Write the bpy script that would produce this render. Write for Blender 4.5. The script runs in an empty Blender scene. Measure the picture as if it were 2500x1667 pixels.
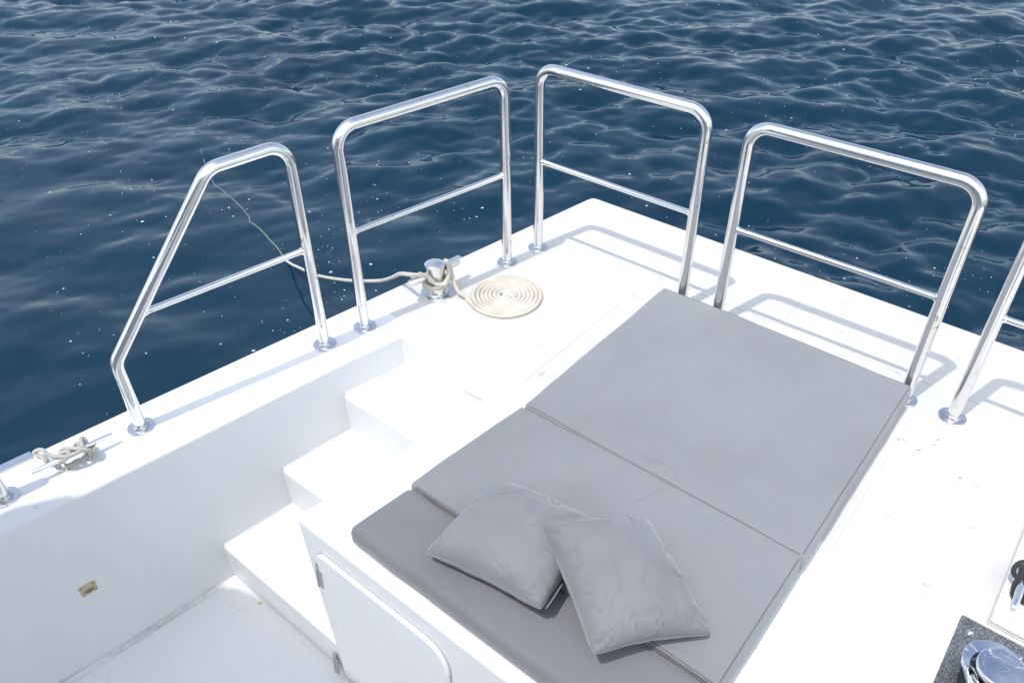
import bpy, bmesh, math, random
import numpy as np
from mathutils import Vector, Matrix, noise

random.seed(7)
rng = np.random.default_rng(11)
PI = math.pi
scene = bpy.context.scene
COL = scene.collection
WATER_Z = -1.10

# ------------------------------------------------------------------ helpers
def link(o, parent=None):
    COL.objects.link(o)
    if parent is not None:
        o.parent = parent
    return o

def tag(o, label=None, cat=None, group=None, kind=None):
    if label: o['label'] = label
    if cat: o['category'] = cat
    if group: o['group'] = group
    if kind: o['kind'] = kind
    return o

def empty(name, loc=(0, 0, 0)):
    o = bpy.data.objects.new(name, None)
    o.location = loc
    o.empty_display_size = 0.1
    return link(o)

class MB:
    """collects vertices and faces for ONE mesh object"""
    def __init__(s):
        s.v = []; s.f = []
    def add(s, verts, faces):
        b = len(s.v)
        s.v += [tuple(p) for p in verts]
        s.f += [tuple(i + b for i in f) for f in faces]
        return s
    def prism(s, bottom, top):
        n = len(top)
        v = list(bottom) + list(top)
        f = [tuple(range(n, 2 * n)), tuple(reversed(range(n)))]
        for i in range(n):
            j = (i + 1) % n
            f.append((i, j, j + n, i + n))
        return s.add(v, f)
    def poly(s, pts, z0, z1):
        return s.prism([(x, y, z0) for x, y in pts], [(x, y, z1) for x, y in pts])
    def box(s, x0, x1, y0, y1, z0, z1):
        return s.poly([(x0, y0), (x1, y0), (x1, y1), (x0, y1)], z0, z1)
    def sweep(s, path, rad, seg=16, caps=True, lobes=0, lobe_amp=0.0, twist=0.0, flat=1.0):
        """tube along a path with parallel transport; rad may be a list"""
        P = [Vector(p) for p in path]
        n = len(P)
        R = rad if hasattr(rad, '__len__') else [rad] * n
        T = []
        for i in range(n):
            a = P[max(i - 1, 0)]; b = P[min(i + 1, n - 1)]
            T.append((b - a).normalized())
        ref = Vector((0, 0, 1)) if abs(T[0].z) < 0.9 else Vector((1, 0, 0))
        N = (ref - T[0] * ref.dot(T[0])).normalized()
        verts = []; faces = []; L = 0.0
        for i in range(n):
            if i:
                L += (P[i] - P[i - 1]).length
                N = (N - T[i] * N.dot(T[i]))
                N.normalize()
            B = T[i].cross(N)
            for k in range(seg):
                th = 2 * PI * k / seg
                r = R[i]
                if lobes:
                    c = abs(math.cos(0.5 * (lobes * (th - twist * L))))
                    r = r * (1 - lobe_amp + lobe_amp * c)
                verts.append(P[i] + N * (math.cos(th) * r) + B * (math.sin(th) * r * flat))
        for i in range(n - 1):
            for k in range(seg):
                k2 = (k + 1) % seg
                faces.append((i * seg + k, i * seg + k2, (i + 1) * seg + k2, (i + 1) * seg + k))
        if caps:
            faces.append(tuple(reversed(range(seg))))
            faces.append(tuple((n - 1) * seg + k for k in range(seg)))
        return s.add(verts, faces)
    def lathe(s, profile, seg=40, center=(0, 0, 0)):
        """profile: list of (r, z); r == 0 at an end closes it"""
        cx, cy, cz = center
        verts = []; faces = []; rows = []
        for r, z in profile:
            if r < 1e-6:
                rows.append([len(verts)]); verts.append((cx, cy, cz + z))
            else:
                rows.append(list(range(len(verts), len(verts) + seg)))
                for k in range(seg):
                    a = 2 * PI * k / seg
                    verts.append((cx + r * math.cos(a), cy + r * math.sin(a), cz + z))
        for A, B in zip(rows, rows[1:]):
            for k in range(seg):
                k2 = (k + 1) % seg
                if len(A) == 1 and len(B) == 1: continue
                if len(A) == 1: faces.append((A[0], B[k2], B[k]))
                elif len(B) == 1: faces.append((A[k], A[k2], B[0]))
                else: faces.append((A[k], A[k2], B[k2], B[k]))
        return s.add(verts, faces)
    def build(s, name, mat, parent=None, smooth=True, angle=40, bevel=0.0, segs=3, fix=True):
        me = bpy.data.meshes.new(name)
        me.from_pydata(s.v, [], s.f)
        if fix:
            bm = bmesh.new(); bm.from_mesh(me)
            bmesh.ops.recalc_face_normals(bm, faces=bm.faces)
            bm.to_mesh(me); bm.free()
        me.materials.append(mat)
        if smooth:
            me.polygons.foreach_set('use_smooth', [True] * len(me.polygons))
            if not bevel:
                me.set_sharp_from_angle(angle=math.radians(angle))
        o = bpy.data.objects.new(name, me)
        link(o, parent)
        if bevel:
            m = o.modifiers.new('bevel', 'BEVEL')
            m.width = bevel; m.segments = segs; m.limit_method = 'ANGLE'
            m.angle_limit = math.radians(35); m.harden_normals = True
        return o

def fillet(pts, r, n=10):
    P = [Vector(p) for p in pts]
    out = [P[0]]
    for i in range(1, len(P) - 1):
        a = (P[i - 1] - P[i]).normalized(); b = (P[i + 1] - P[i]).normalized()
        ang = a.angle(b)
        d = r / math.tan(ang / 2)
        bis = (a + b).normalized()
        c = P[i] + bis * (r / math.sin(ang / 2))
        s0 = P[i] + a * d; s1 = P[i] + b * d
        u = (s0 - c); w = (s1 - c)
        tot = u.angle(w)
        for k in range(n + 1):
            t = k / n
            q = (u * math.sin((1 - t) * tot) + w * math.sin(t * tot)) / math.sin(tot)
            out.append(c + q)
    out.append(P[-1])
    return out

def spline(pts, step):
    """Catmull-Rom through pts, resampled at about step"""
    P = [Vector(p) for p in pts]
    P = [P[0] * 2 - P[1]] + P + [P[-1] * 2 - P[-2]]
    out = []
    for i in range(1, len(P) - 2):
        L = (P[i + 1] - P[i]).length
        m = max(2, int(L / step))
        for k in range(m):
            t = k / m; t2 = t * t; t3 = t2 * t
            out.append(0.5 * ((2 * P[i]) + (P[i + 1] - P[i - 1]) * t +
                       (2 * P[i - 1] - 5 * P[i] + 4 * P[i + 1] - P[i + 2]) * t2 +
                       (3 * P[i] - P[i - 1] - 3 * P[i + 1] + P[i + 2]) * t3))
    out.append(P[-2])
    return out

# ------------------------------------------------------------------ materials
def mat(name):
    m = bpy.data.materials.new(name); m.use_nodes = True
    nt = m.node_tree
    return m, nt, nt.nodes['Principled BSDF']

def nd(nt, typ, **kw):
    n = nt.nodes.new(typ)
    for k, v in kw.items():
        if k.startswith('i_'):
            key = k[2:]
            n.inputs[int(key) if key.isdigit() else key].default_value = v
        else:
            setattr(n, k, v)
    return n

def noise_tex(nt, scale, detail=3, rough=0.55, vec=None, mapping=None):
    tc = nd(nt, 'ShaderNodeTexCoord')
    out = tc.outputs['Object']
    if mapping:
        mp = nd(nt, 'ShaderNodeMapping'); mp.inputs['Scale'].default_value = mapping
        nt.links.new(out, mp.inputs['Vector']); out = mp.outputs['Vector']
    n = nd(nt, 'ShaderNodeTexNoise')
    n.inputs['Scale'].default_value = scale; n.inputs['Detail'].default_value = detail
    n.inputs['Roughness'].default_value = rough
    nt.links.new(out, n.inputs['Vector'])
    return n.outputs['Fac']

def ramp(nt, fac, stops):
    r = nd(nt, 'ShaderNodeValToRGB')
    cr = r.color_ramp
    while len(cr.elements) < len(stops): cr.elements.new(0.5)
    for e, (p, c) in zip(cr.elements, stops):
        e.position = p; e.color = (*c, 1) if len(c) == 3 else c
    nt.links.new(fac, r.inputs['Fac'])
    return r.outputs['Color']

def bump(nt, fac, strength, dist, bsdf, prev=None):
    b = nd(nt, 'ShaderNodeBump')
    b.inputs['Strength'].default_value = strength; b.inputs['Distance'].default_value = dist
    nt.links.new(fac, b.inputs['Height'])
    if prev is not None: nt.links.new(prev, b.inputs['Normal'])
    nt.links.new(b.outputs['Normal'], bsdf.inputs['Normal'])
    return b.outputs['Normal']

def gelcoat(name, c0, c1, rough=0.32, scuff=.07):
    m, nt, b = mat(name)
    f = noise_tex(nt, 3.0, 5)
    col = ramp(nt, f, [(0.3, c0), (0.7, c1)])
    if scuff:      # faint streaky wear marks of the paint
        f2 = noise_tex(nt, 9.0, 8, 0.7, mapping=(1.0, 4.0, 3.0))
        k = ramp(nt, f2, [(0.60, (1, 1, 1)), (0.67, (0.70, 0.71, 0.71))])
        mx = nd(nt, 'ShaderNodeMix', data_type='RGBA', blend_type='MULTIPLY')
        mx.inputs[0].default_value = scuff
        nt.links.new(col, mx.inputs[6]); nt.links.new(k, mx.inputs[7])
        col = mx.outputs[2]
    nt.links.new(col, b.inputs['Base Color'])
    rr = ramp(nt, noise_tex(nt, 14.0, 4), [(0.3, (rough - .06,) * 3), (0.7, (rough + .1,) * 3)])
    nt.links.new(rr, b.inputs['Roughness'])
    bump(nt, noise_tex(nt, 6.0, 3), 0.08, 0.01, b)
    return m

M_GEL = gelcoat('white_gelcoat', (.725, .735, .74), (.76, .765, .77))
M_FLOOR = gelcoat('floor_gelcoat', (.82, .825, .825), (.86, .86, .855), 0.45)
M_ROOF = gelcoat('roof_gelcoat', (.42, .43, .45), (.46, .47, .48), 0.5, 0)
M_CREAM = gelcoat('cream_deck_paint', (.56, .55, .53), (.595, .585, .57), 0.6, .95)

# deck: white gelcoat, with the foredeck painted warmer beyond the sunbed block
def deck_material():
    m, nt, b = mat('deck_gelcoat')
    f = noise_tex(nt, 3.0, 5)
    white = ramp(nt, f, [(0.3, (.725, .735, .74)), (0.7, (.76, .765, .77))])
    cream = ramp(nt, f, [(0.3, (.57, .56, .54)), (0.7, (.605, .595, .58))])
    tc = nd(nt, 'ShaderNodeTexCoord')
    sx = nd(nt, 'ShaderNodeSeparateXYZ'); nt.links.new(tc.outputs['Object'], sx.inputs[0])
    g = nd(nt, 'ShaderNodeMath', operation='GREATER_THAN'); g.inputs[1].default_value = -1.303
    nt.links.new(sx.outputs['Y'], g.inputs[0])
    mx = nd(nt, 'ShaderNodeMix', data_type='RGBA')
    nt.links.new(g.outputs[0], mx.inputs[0]); nt.links.new(white, mx.inputs[6]); nt.links.new(cream, mx.inputs[7])
    # scuffs
    f2 = noise_tex(nt, 7.0, 9, 0.72, mapping=(1.0, 2.5, 1.0))
    k = ramp(nt, f2, [(0.60, (1, 1, 1)), (0.66, (.70, .71, .71))])
    mu = nd(nt, 'ShaderNodeMix', data_type='RGBA', blend_type='MULTIPLY'); mu.inputs[0].default_value = .8
    ge = nd(nt, 'ShaderNodeNewGeometry'); sn = nd(nt, 'ShaderNodeSeparateXYZ'); nt.links.new(ge.outputs['Normal'], sn.inputs[0])
    up = nd(nt, 'ShaderNodeMapRange'); nt.links.new(sn.outputs['Z'], up.inputs[0])
    for i_, v_ in ((1, .6), (2, .95), (3, .06), (4, .8)): up.inputs[i_].default_value = v_
    nt.links.new(up.outputs[0], mu.inputs[0])      # trodden surfaces are scuffed, walls hardly
    nt.links.new(mx.outputs[2], mu.inputs[6]); nt.links.new(k, mu.inputs[7])
    nt.links.new(mu.outputs[2], b.inputs['Base Color'])
    b.inputs['Roughness'].default_value = 0.38
    bump(nt, noise_tex(nt, 220.0, 2), 0.05, 0.002, b)
    return m
M_DECK = deck_material()

def steel(name, col=(.80, .80, .79), rough=.13, spots=True):
    m, nt, b = mat(name)
    b.inputs['Metallic'].default_value = 1.0
    f = noise_tex(nt, 60.0, 4)
    c = ramp(nt, f, [(0.3, tuple(x * .94 for x in col)), (0.7, col)])
    if spots:   # small tea-stain specks
        f3 = noise_tex(nt, 45.0, 2, 0.5)
        k = ramp(nt, f3, [(0.69, (1, 1, 1)), (0.745, (.50, .41, .30))])
        mx = nd(nt, 'ShaderNodeMix', data_type='RGBA', blend_type='MULTIPLY'); mx.inputs[0].default_value = .8
        nt.links.new(c, mx.inputs[6]); nt.links.new(k, mx.inputs[7]); c = mx.outputs[2]
    nt.links.new(c, b.inputs['Base Color'])
    r = ramp(nt, noise_tex(nt, 25.0, 5), [(0.25, (max(rough - .05, .02),) * 3), (0.75, (rough + .08,) * 3)])
    nt.links.new(r, b.inputs['Roughness'])
    bump(nt, noise_tex(nt, 18.0, 3), 0.05, 0.004, b)
    return m
M_STEEL = steel('polished_stainless')
M_BRUSH = steel('satin_stainless', (.66, .67, .69), .24, False)
M_CHROME = steel('chrome', (.60, .63, .69), .06, False)
M_HINGE = steel('hinge_steel', (.50, .50, .50), .3, True)
M_GAPDARK = steel('shaded_gap_metal', (.06, .06, .065), .4, False)  # near-black colour paints the shade in the gap under cap and guard
M_GALV = steel('galvanised_chain', (.60, .64, .64), .35, False)

def plate_material():
    m, nt, b = mat('swirl_ground_plate')
    b.inputs['Metallic'].default_value = 1.0
    f = noise_tex(nt, 560.0, 2, 0.8, mapping=(1.0, .35, 1.0))
    c = ramp(nt, f, [(0.36, (.12, .115, .105)), (0.52, (.34, .33, .31)), (0.68, (.70, .69, .66))])
    nt.links.new(c, b.inputs['Base Color'])
    b.inputs['Roughness'].default_value = .35
    bump(nt, f, 0.6, 0.003, b)
    return m
M_PLATE = plate_material()

def plain(name, col, rough=.5, metal=0.0):
    m, nt, b = mat(name)
    f = noise_tex(nt, 30.0, 4)
    nt.links.new(ramp(nt, f, [(0.3, tuple(x * .9 for x in col)), (0.7, tuple(min(1, x * 1.06) for x in col))]), b.inputs['Base Color'])
    b.inputs['Roughness'].default_value = rough
    b.inputs['Metallic'].default_value = metal
    return m
M_DARK = plain('slit_shade', (.02, .02, .022), .6)
M_TAN = plain('aged_tan_plastic', (.50, .44, .27), .45)
M_TANDARK = plain('tan_recess', (.17, .155, .11), .5)
M_SEALANT = plain('aged_sealant', (.47, .46, .43), .6)
M_CREAMTAPE = plain('cream_tread_tape', (.80, .78, .69), .7)
M_LEAF = plain('yellow_leaf', (.62, .60, .05), .6)
M_THREAD = plain('white_thread', (.34, .345, .35), .7)
M_FOAM = plain('sea_foam', (.54, .60, .65), .45)

def grime_material():
    m, nt, b = mat('grimy_seam')
    f = noise_tex(nt, 5.0, 8, 0.72, mapping=(1.0, 1.0, 2.0))
    nt.links.new(ramp(nt, f, [(0.50, (.74, .75, .75)), (0.60, (.55, .58, .56)), (0.70, (.22, .24, .21))]), b.inputs['Base Color'])
    b.inputs['Roughness'].default_value = .5
    return m
M_GRIME = grime_material()

def fabric(name, base, weave=900.0, wr=0.0, blotch=.10):
    m, nt, b = mat(name)
    f = noise_tex(nt, 3.2, 6, .6)
    lo = tuple(x * (1 - blotch) for x in base); hi = tuple(min(1, x * (1 + .7 * blotch)) for x in base)
    c = ramp(nt, f, [(0.30, lo), (0.5, base), (0.72, hi)])
    # sun-faded blotches and light scuffs
    f2 = noise_tex(nt, 11.0, 7, .7)
    k = ramp(nt, f2, [(0.60, (0, 0, 0)), (0.80, (1, 1, 1))])
    mx = nd(nt, 'ShaderNodeMix', data_type='RGBA')
    fac = nd(nt, 'ShaderNodeMath', operation='MULTIPLY'); fac.inputs[1].default_value = .16
    nt.links.new(k, fac.inputs[0]); nt.links.new(fac.outputs[0], mx.inputs[0])
    nt.links.new(c, mx.inputs[6]); mx.inputs[7].default_value = (*[min(1, x * 1.35) for x in base], 1)
    nt.links.new(mx.outputs[2], b.inputs['Base Color'])
    b.inputs['Roughness'].default_value = .85
    b.inputs['Sheen Weight'].default_value = .35
    b.inputs['Sheen Roughness'].default_value = .5
    b.inputs['Specular IOR Level'].default_value = .25
    n1 = bump(nt, noise_tex(nt, weave, 2), .18, .0015, b)
    bump(nt, noise_tex(nt, 9.0, 5, .6), .25 if not wr else wr, .012, b, n1)
    return m
M_FAB = fabric('faded_grey_canvas', (.215, .223, .236))
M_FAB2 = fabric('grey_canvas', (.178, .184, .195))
M_PILLOW = fabric('grey_pillow_canvas', (.205, .212, .225), wr=.4, blotch=.16)
M_SEAM = plain('grey_seam', (.115, .12, .128), .8)
M_STITCH = plain('pale_stitching', (.27, .275, .285), .8)
M_DOORGAP = plain('grey_gap_shade', (.40, .41, .42), .6)
M_BAND = plain('grey_hinge_band', (.21, .21, .215), .85)

def rope_mat(name, c0, c1, scale=160.0):
    m, nt, b = mat(name)
    f = noise_tex(nt, 14.0, 4)
    nt.links.new(ramp(nt, f, [(0.3, c0), (0.7, c1)]), b.inputs['Base Color'])
    b.inputs['Roughness'].default_value = .85
    b.inputs['Sheen Weight'].default_value = .2
    bump(nt, noise_tex(nt, scale * 6, 2), .35, .002, b)
    return m
M_ROPE = rope_mat('cream_rope', (.46, .42, .345), (.61, .58, .515))
M_ROPESUNK = rope_mat('sunken_rope_tint', (.07, .13, .12), (.20, .25, .19))  # green painted in for light through the water over the submerged rope
M_ROPEGREY = rope_mat('grey_braid_rope', (.34, .33, .29), (.52, .50, .45), 300.0)
M_ROPEBLACK = rope_mat('black_braid_rope', (.010, .010, .013), (.022, .022, .026), 300.0)
M_WHIP = rope_mat('frayed_white_fibre', (.78, .77, .74), (.86, .85, .83))

def water_material():
    m, nt, b = mat('sea_water')
    f = noise_tex(nt, 0.35, 3)
    nt.links.new(ramp(nt, f, [(0.3, (.0020, .0200, .0400)), (0.7, (.0029, .0250, .0485))]), b.inputs['Base Color'])
    b.inputs['Roughness'].default_value = .035
    b.inputs['IOR'].default_value = 1.333
    b.inputs['Specular IOR Level'].default_value = .52
    n1 = bump(nt, noise_tex(nt, 9.0, 2, .5), .05, .02, b)
    return m
M_WATER = water_material()

# ------------------------------------------------------------------ sea
N = 1024; LSEA = 20.48; X0, Y0 = -12.7, -5.3
def make_sea():
    k1 = 2 * PI * np.fft.fftfreq(N, LSEA / N)
    KX, KY = np.meshgrid(k1, k1, indexing='ij')
    K = np.hypot(KX, KY); K[0, 0] = 1e-6
    def system(dirv, lam_p, spread, lam_min, power):
        kp = 2 * PI / lam_p
        c = (KX * dirv[0] + KY * dirv[1]) / K
        D = np.clip(np.abs(c), 0, 1) ** spread
        S = np.where(K < kp, (K / kp) ** 4, (K / kp) ** (-power))
        S *= np.exp(-(K * lam_min / (2 * PI)) ** 2)
        return S * D
    wd = np.array([-.60, .80])
    wd2 = np.array([-.93, .36])
    S = system(wd, 1.15, 4.0, .17, 3.25) + .45 * system(wd2, .95, 5.0, .17, 3.2) + .10 * system(np.array([.2, .98]), .8, 5.0, .17, 3.2) + .5 * system(np.array([-.25, .97]), 1.7, 6.0, .3, 3.5)
    amp = np.sqrt(S / K)
    g = (rng.standard_normal((N, N)) + 1j * rng.standard_normal((N, N)))
    H = amp * g; H[0, 0] = 0
    h = np.fft.ifft2(H).real
    gx, gy = np.gradient(h, LSEA / N)
    s = SEA_SLOPE / math.sqrt((gx ** 2 + gy ** 2).mean())
    h *= s; H = H * s
    # gusts: calmer and rougher patches
    G = np.fft.ifft2(np.fft.fft2(rng.standard_normal((N, N))) * np.exp(-(K * .75) ** 2)).real
    G = np.clip(1 + .34 * G / G.std(), .35, 1.75)
    long_ = np.fft.ifft2(H * np.exp(-(K * .19) ** 2)).real
    h = long_ + (h - long_) * G
    H = np.fft.fft2(h)
    dx = np.fft.ifft2(-1j * KX / K * H).real
    dy = np.fft.ifft2(-1j * KY / K * H).real
    return h, dx, dy
SEA_SLOPE = 0.185
SH, SDX, SDY = make_sea()
CHOP = .5
ii = np.arange(N) * LSEA / N
fade = np.clip(np.minimum(ii, LSEA - ii) / 1.2, 0, 1)
FADE = np.minimum.outer(fade, fade); FADE = FADE * FADE * (3 - 2 * FADE)
SH *= FADE; SDX *= FADE * CHOP; SDY *= FADE * CHOP

def sea_at(x, y):
    px, py = x, y
    for _ in range(4):
        i = int(np.clip(round((px - X0) / LSEA * N), 0, N - 1)); j = int(np.clip(round((py - Y0) / LSEA * N), 0, N - 1))
        px, py = x - SDX[i, j], y - SDY[i, j]
    i = int(np.clip(round((px - X0) / LSEA * N), 0, N - 1)); j = int(np.clip(round((py - Y0) / LSEA * N), 0, N - 1))
    return WATER_Z + SH[i, j]

def build_sea():
    gx, gy = np.meshgrid(X0 + ii, Y0 + ii, indexing='ij')
    co = np.stack([gx + SDX, gy + SDY, WATER_Z + SH], -1).reshape(-1, 3)
    idx = np.arange(N * N).reshape(N, N)
    q = np.stack([idx[:-1, :-1], idx[1:, :-1], idx[1:, 1:], idx[:-1, 1:]], -1).reshape(-1, 4)
    # outer ring out to the horizon, joined to the border of the fine sheet
    R = 6000.0
    base = len(co)
    c0, c1, c2, c3 = idx[0, 0], idx[-1, 0], idx[-1, -1], idx[0, -1]
    outer = np.array([[-R, -R, WATER_Z], [R, -R, WATER_Z], [R, R, WATER_Z], [-R, R, WATER_Z]])
    co = np.vstack([co, outer])
    o0, o1, o2, o3 = range(base, base + 4)
    q2 = np.array([[o0, o1, c1, c0], [o1, o2, c2, c1], [o2, o3, c3, c2], [o3, o0, c0, c3]])
    q = np.vstack([q, q2])
    me = bpy.data.meshes.new('water')
    me.vertices.add(len(co)); me.vertices.foreach_set('co', co.astype(np.float32).ravel())
    me.loops.add(q.size); me.loops.foreach_set('vertex_index', q.astype(np.int32).ravel())
    me.polygons.add(len(q))
    me.polygons.foreach_set('loop_start', np.arange(0, q.size, 4, dtype=np.int32))
    me.update(calc_edges=True)
    me.polygons.foreach_set('use_smooth', np.ones(len(q), dtype=bool))
    me.materials.append(M_WATER)
    o = link(bpy.data.objects.new('water', me))
    tag(o, kind='structure')
build_sea()

def build_foam():
    mb = MB()
    base = bmesh.new(); bmesh.ops.create_icosphere(base, subdivisions=1, radius=1.0)
    bv = [v.co.copy() for v in base.verts]; bf = [tuple(v.index for v in f.verts) for f in base.faces]
    base.free()
    def fleck(x, y, r):
        z = sea_at(x, y)
        a = random.uniform(0, 2 * PI); e = random.uniform(.65, 1.0)
        vs = []
        for v in bv:
            p = Vector((v.x * r, v.y * r * e, v.z * r * .28)) * (1 + .25 * noise.noise(v * 2 + Vector((x * 7, y * 7, 0))))
            vs.append((x + p.x * math.cos(a) - p.y * math.sin(a), y + p.x * math.sin(a) + p.y * math.cos(a), z + p.z + r * .05))
        mb.add(vs, bf)
    fwd = Vector((-.637, .771)); rt = Vector((.771, .637)); cam = Vector((1.935, -2.968))
    def ok(x, y):
        return X0 + 1 < x < X0 + LSEA - 1 and Y0 + 1 < y < Y0 + LSEA - 1
    for c in range(120):
        d = random.uniform(3.0, 12.0); s = random.uniform(-.72, .72) * d
        ctr = cam + fwd * d + rt * s
        sig = random.uniform(.08, .45)
        for k in range(random.randint(3, 13)):
            x = ctr.x + random.gauss(0, sig); y = ctr.y + random.gauss(0, sig)
            if ok(x, y): fleck(x, y, min(.0030 * math.exp(abs(random.gauss(0, .62))), .014))
    for c in range(900):
        d = random.uniform(2.6, 12.5); s = random.uniform(-.72, .72) * d
        p = cam + fwd * d + rt * s
        if ok(p.x, p.y): fleck(p.x, p.y, min(.0027 * math.exp(abs(random.gauss(0, .5))), .011))
    o = mb.build('foam_flecks', M_FOAM, angle=180, fix=False)
    tag(o, 'scattered white foam flecks floating on the dark blue sea', 'foam', kind='stuff')
build_foam()

# ------------------------------------------------------------------ boat
boat = empty('boat', (0, 0, 0))
tag(boat, 'white boat foredeck with stepped side cockpit, locker and steel guard rails', 'boat')

# --- deck shell: top outline and foot outline (inner walls have moulding draft)
top = [(.03, -.003), (.012, -.009), (.002, -.024), (-.004, -.05), (-.366, -2.253), (-.426, -2.644), (-.70, -4.4),
       (-.415, -4.4), (-.16, -2.762), (.014, -1.672), (.072, -1.366), (.557, -1.354), (.451, -2.185),
       (4.6, -2.185), (4.6, -.003)]
bot = [(.03, -.003), (.012, -.009), (.002, -.024), (-.004, -.05), (-.366, -2.253), (-.426, -2.644), (-.70, -4.4),
       (-.36, -4.4), (-.104, -2.762), (.045, -1.672), (.086, -1.360), (.66, -1.36), (.600, -2.238),
       (4.6, -2.238), (4.6, -.003)]
mb = MB()
mb.prism([(x, y, -.70) for x, y in bot], [(x, y, 0) for x, y in top])
deck = mb.build('deck', M_DECK, boat, bevel=.016, segs=4)

# hull sides under the deck down past the waterline
mb = MB()
hull = [(.05, -.05), (-.33, -2.25), (-.39, -2.64), (-.66, -4.35), (4.55, -4.35), (4.55, -.05)]
mb.poly(hull, -1.9, -.72)
mb.build('hull', M_GEL, boat, bevel=.02)

mb = MB(); mb.poly([(-.46, -4.38), (-.03, -1.9), (.70, -1.9), (.70, -2.1), (4.55, -2.1), (4.55, -4.38)], -.715, -.671)
mb.build('cockpit_floor', M_FLOOR, boat, smooth=False)

# steps
def step(yf, yb, z, xl, xr):
    mb = MB(); mb.poly([(xl[0], yf), (xr, yf), (xr, yb), (xl[1], yb)], -.69, z)
    return mb.build('step', M_GEL, boat, bevel=.012, segs=4)
step(-1.645, -1.30, -.144, (.02, .05), .64)
step(-1.942, -1.60, -.318, (-.03, .03), .66)
step(-2.224, -1.90, -.500, (-.075, -.02), .597)

# thin cream tape along the front edge of the lowest tread
mb = MB()
n = 40; vs = []
for i in range(n + 1):
    t = i / n; x = .015 + .50 * t
    vs.append((x, -2.206 + .0035 * noise.noise(Vector((x * 30, 0, 0)))))
inner = []
for i in range(n, -1, -1):
    t = i / n; x = .015 + .50 * t
    inner.append((x + .006, -2.180 + .002 * noise.noise(Vector((x * 12, 5, 0)))))
mb.poly(vs + inner, -.499, -.4975)
mb.build('tread_tape', M_CREAMTAPE, boat, smooth=False)

# cove of sealant where the side wall meets the floor and the steps
def cove(name, path, r, m, out):
    mb = MB()
    P = [Vector(p) for p in path]
    prof = 6
    verts = []; faces = []
    for p in P:
        for k in range(prof + 1):
            a = PI / 2 * k / prof
            off = r * (1 - math.sin(a)); up = r * (1 - math.cos(a))
            verts.append((p.x + out[0] * off, p.y + out[1] * off, p.z + up))
    for i in range(len(P) - 1):
        for k in range(prof):
            a = i * (prof + 1) + k
            faces.append((a, a + 1, a + prof + 2, a + prof + 1))
    mb.add(verts, faces)
    return mb.build(name, m, boat, angle=80)
wl = lambda y, z: (-.16 + (y + 2.762) * .1596) + (-z / .70) * (.056 - (y + 2.762) * .023)
cove('seam', [(wl(y, -.671) + .0005, y, -.6705) for y in np.linspace(-4.2, -2.226, 40)], .016, M_GRIME, (.985, -.17))
cove('seam', [(x, -2.2245, -.6705) for x in np.linspace(-.03, .62, 8)], .016, M_FLOOR, (0, -1))
cove('seam', [(x, -2.2365 , -.6705) for x in np.linspace(.60, 4.4, 30)], .016, M_FLOOR, (0, -1))

for z, y0, y1 in ((-.144, -1.640, -1.37), (-.318, -1.937, -1.648), (-.500, -2.219, -1.945)):
    cove('seam', [(wl(y, z) + .0005, y, z + .0005) for y in np.linspace(y0, y1, 12)], .018, M_GEL, (.985, -.17))
for z, y, x0, x1 in ((-.144, -1.3605, .07, .56), (-.318, -1.6455, .03, .60), (-.500, -1.9425, -.02, .60)):
    cove('seam', [(x, y, z + .0005) for x in np.linspace(x0, x1, 6)], .018, M_GEL, (0, -1))

# non-skid panels painted on the foredeck
for ring in ([(.150, -1.315), (.605, -1.315), (.605, -.67), (.262, -.67)], [(1.725, -1.295), (2.095, -1.295), (2.095, -.64), (1.725, -.64)],
             [(.33, -.42), (1.16, -.42), (1.16, -.10), (.12, -.10), (.09, -.42)], [(1.22, -.42), (2.9, -.42), (2.9, -.10), (1.22, -.10)]):
    mb = MB(); mb.poly(ring, .0004, .0016)
    mb.build('nonskid_panel', M_CREAM, boat, bevel=.001, segs=2)

# --- locker door on the block front
def door():
    def P(x, z, d):      # point on the front face, d metres proud
        y = -2.185 + .053 * z / .70
        return (x, y - d, z)
    out = []
    # rounded outline: hinge side left, big radius upper right
    def arc(cx, cz, r, a0, a1, n=10):
        return [(cx + r * math.cos(math.radians(a0 + (a1 - a0) * i / n)), cz + r * math.sin(math.radians(a0 + (a1 - a0) * i / n))) for i in range(n + 1)]
    out += arc(.575, -.105, .030, 180, 90, 6)
    out += arc(.985, -.165, .090, 90, 0, 12)
    out += [(1.092, -.62), (.612, -.62)]
    mb = MB()
    mb.prism([P(x, z, -.004) for x, z in out], [P(x, z, .013) for x, z in out])
    d = mb.build('locker_door', M_GEL, boat, bevel=.008, segs=4)
    cx_, cz_ = .83, -.34
    gk = [(x + math.copysign(.0032, x - cx_), z + math.copysign(.0032, z - cz_)) for x, z in out]
    mb = MB(); mb.prism([P(x, z, -.003) for x, z in gk], [P(x, z, .0012) for x, z in gk])  # grey rim added to draw the shade line of the door gap
    mb.build('gap_shade', M_DOORGAP, d, smooth=False)
    for x, z in ((.545, -.183), (.567, -.600)):
        mb = MB()
        w, h = .021, .036
        lean = .10
        for s in (-1, 1):
            x0, x1 = (x + .003, x + w) if s > 0 else (x - w, x - .003)
            dd = .0155 if s > 0 else .0025
            q = [(x0, z - h), (x1, z - h), (x1, z + h), (x0, z + h)]
            mb.prism([P(a, b, dd - .003) for a, b in q], [P(a, b, dd) for a, b in q])
        mb.sweep([P(x + .001, z - h - .004, .014), P(x + .001, z + h + .004, .014)], .0042, 12)
        for dx in (-.013, .013):
            for dz in (-.022, 0, .022):
                dd = .0155 if dx > 0 else .0025
                c = P(x + dx, z + dz, dd)
                mb.sweep([c, (c[0], c[1] - .0012, c[2])], .0032, 8)
        mb.build('hinge', M_HINGE, d)
door()

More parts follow.
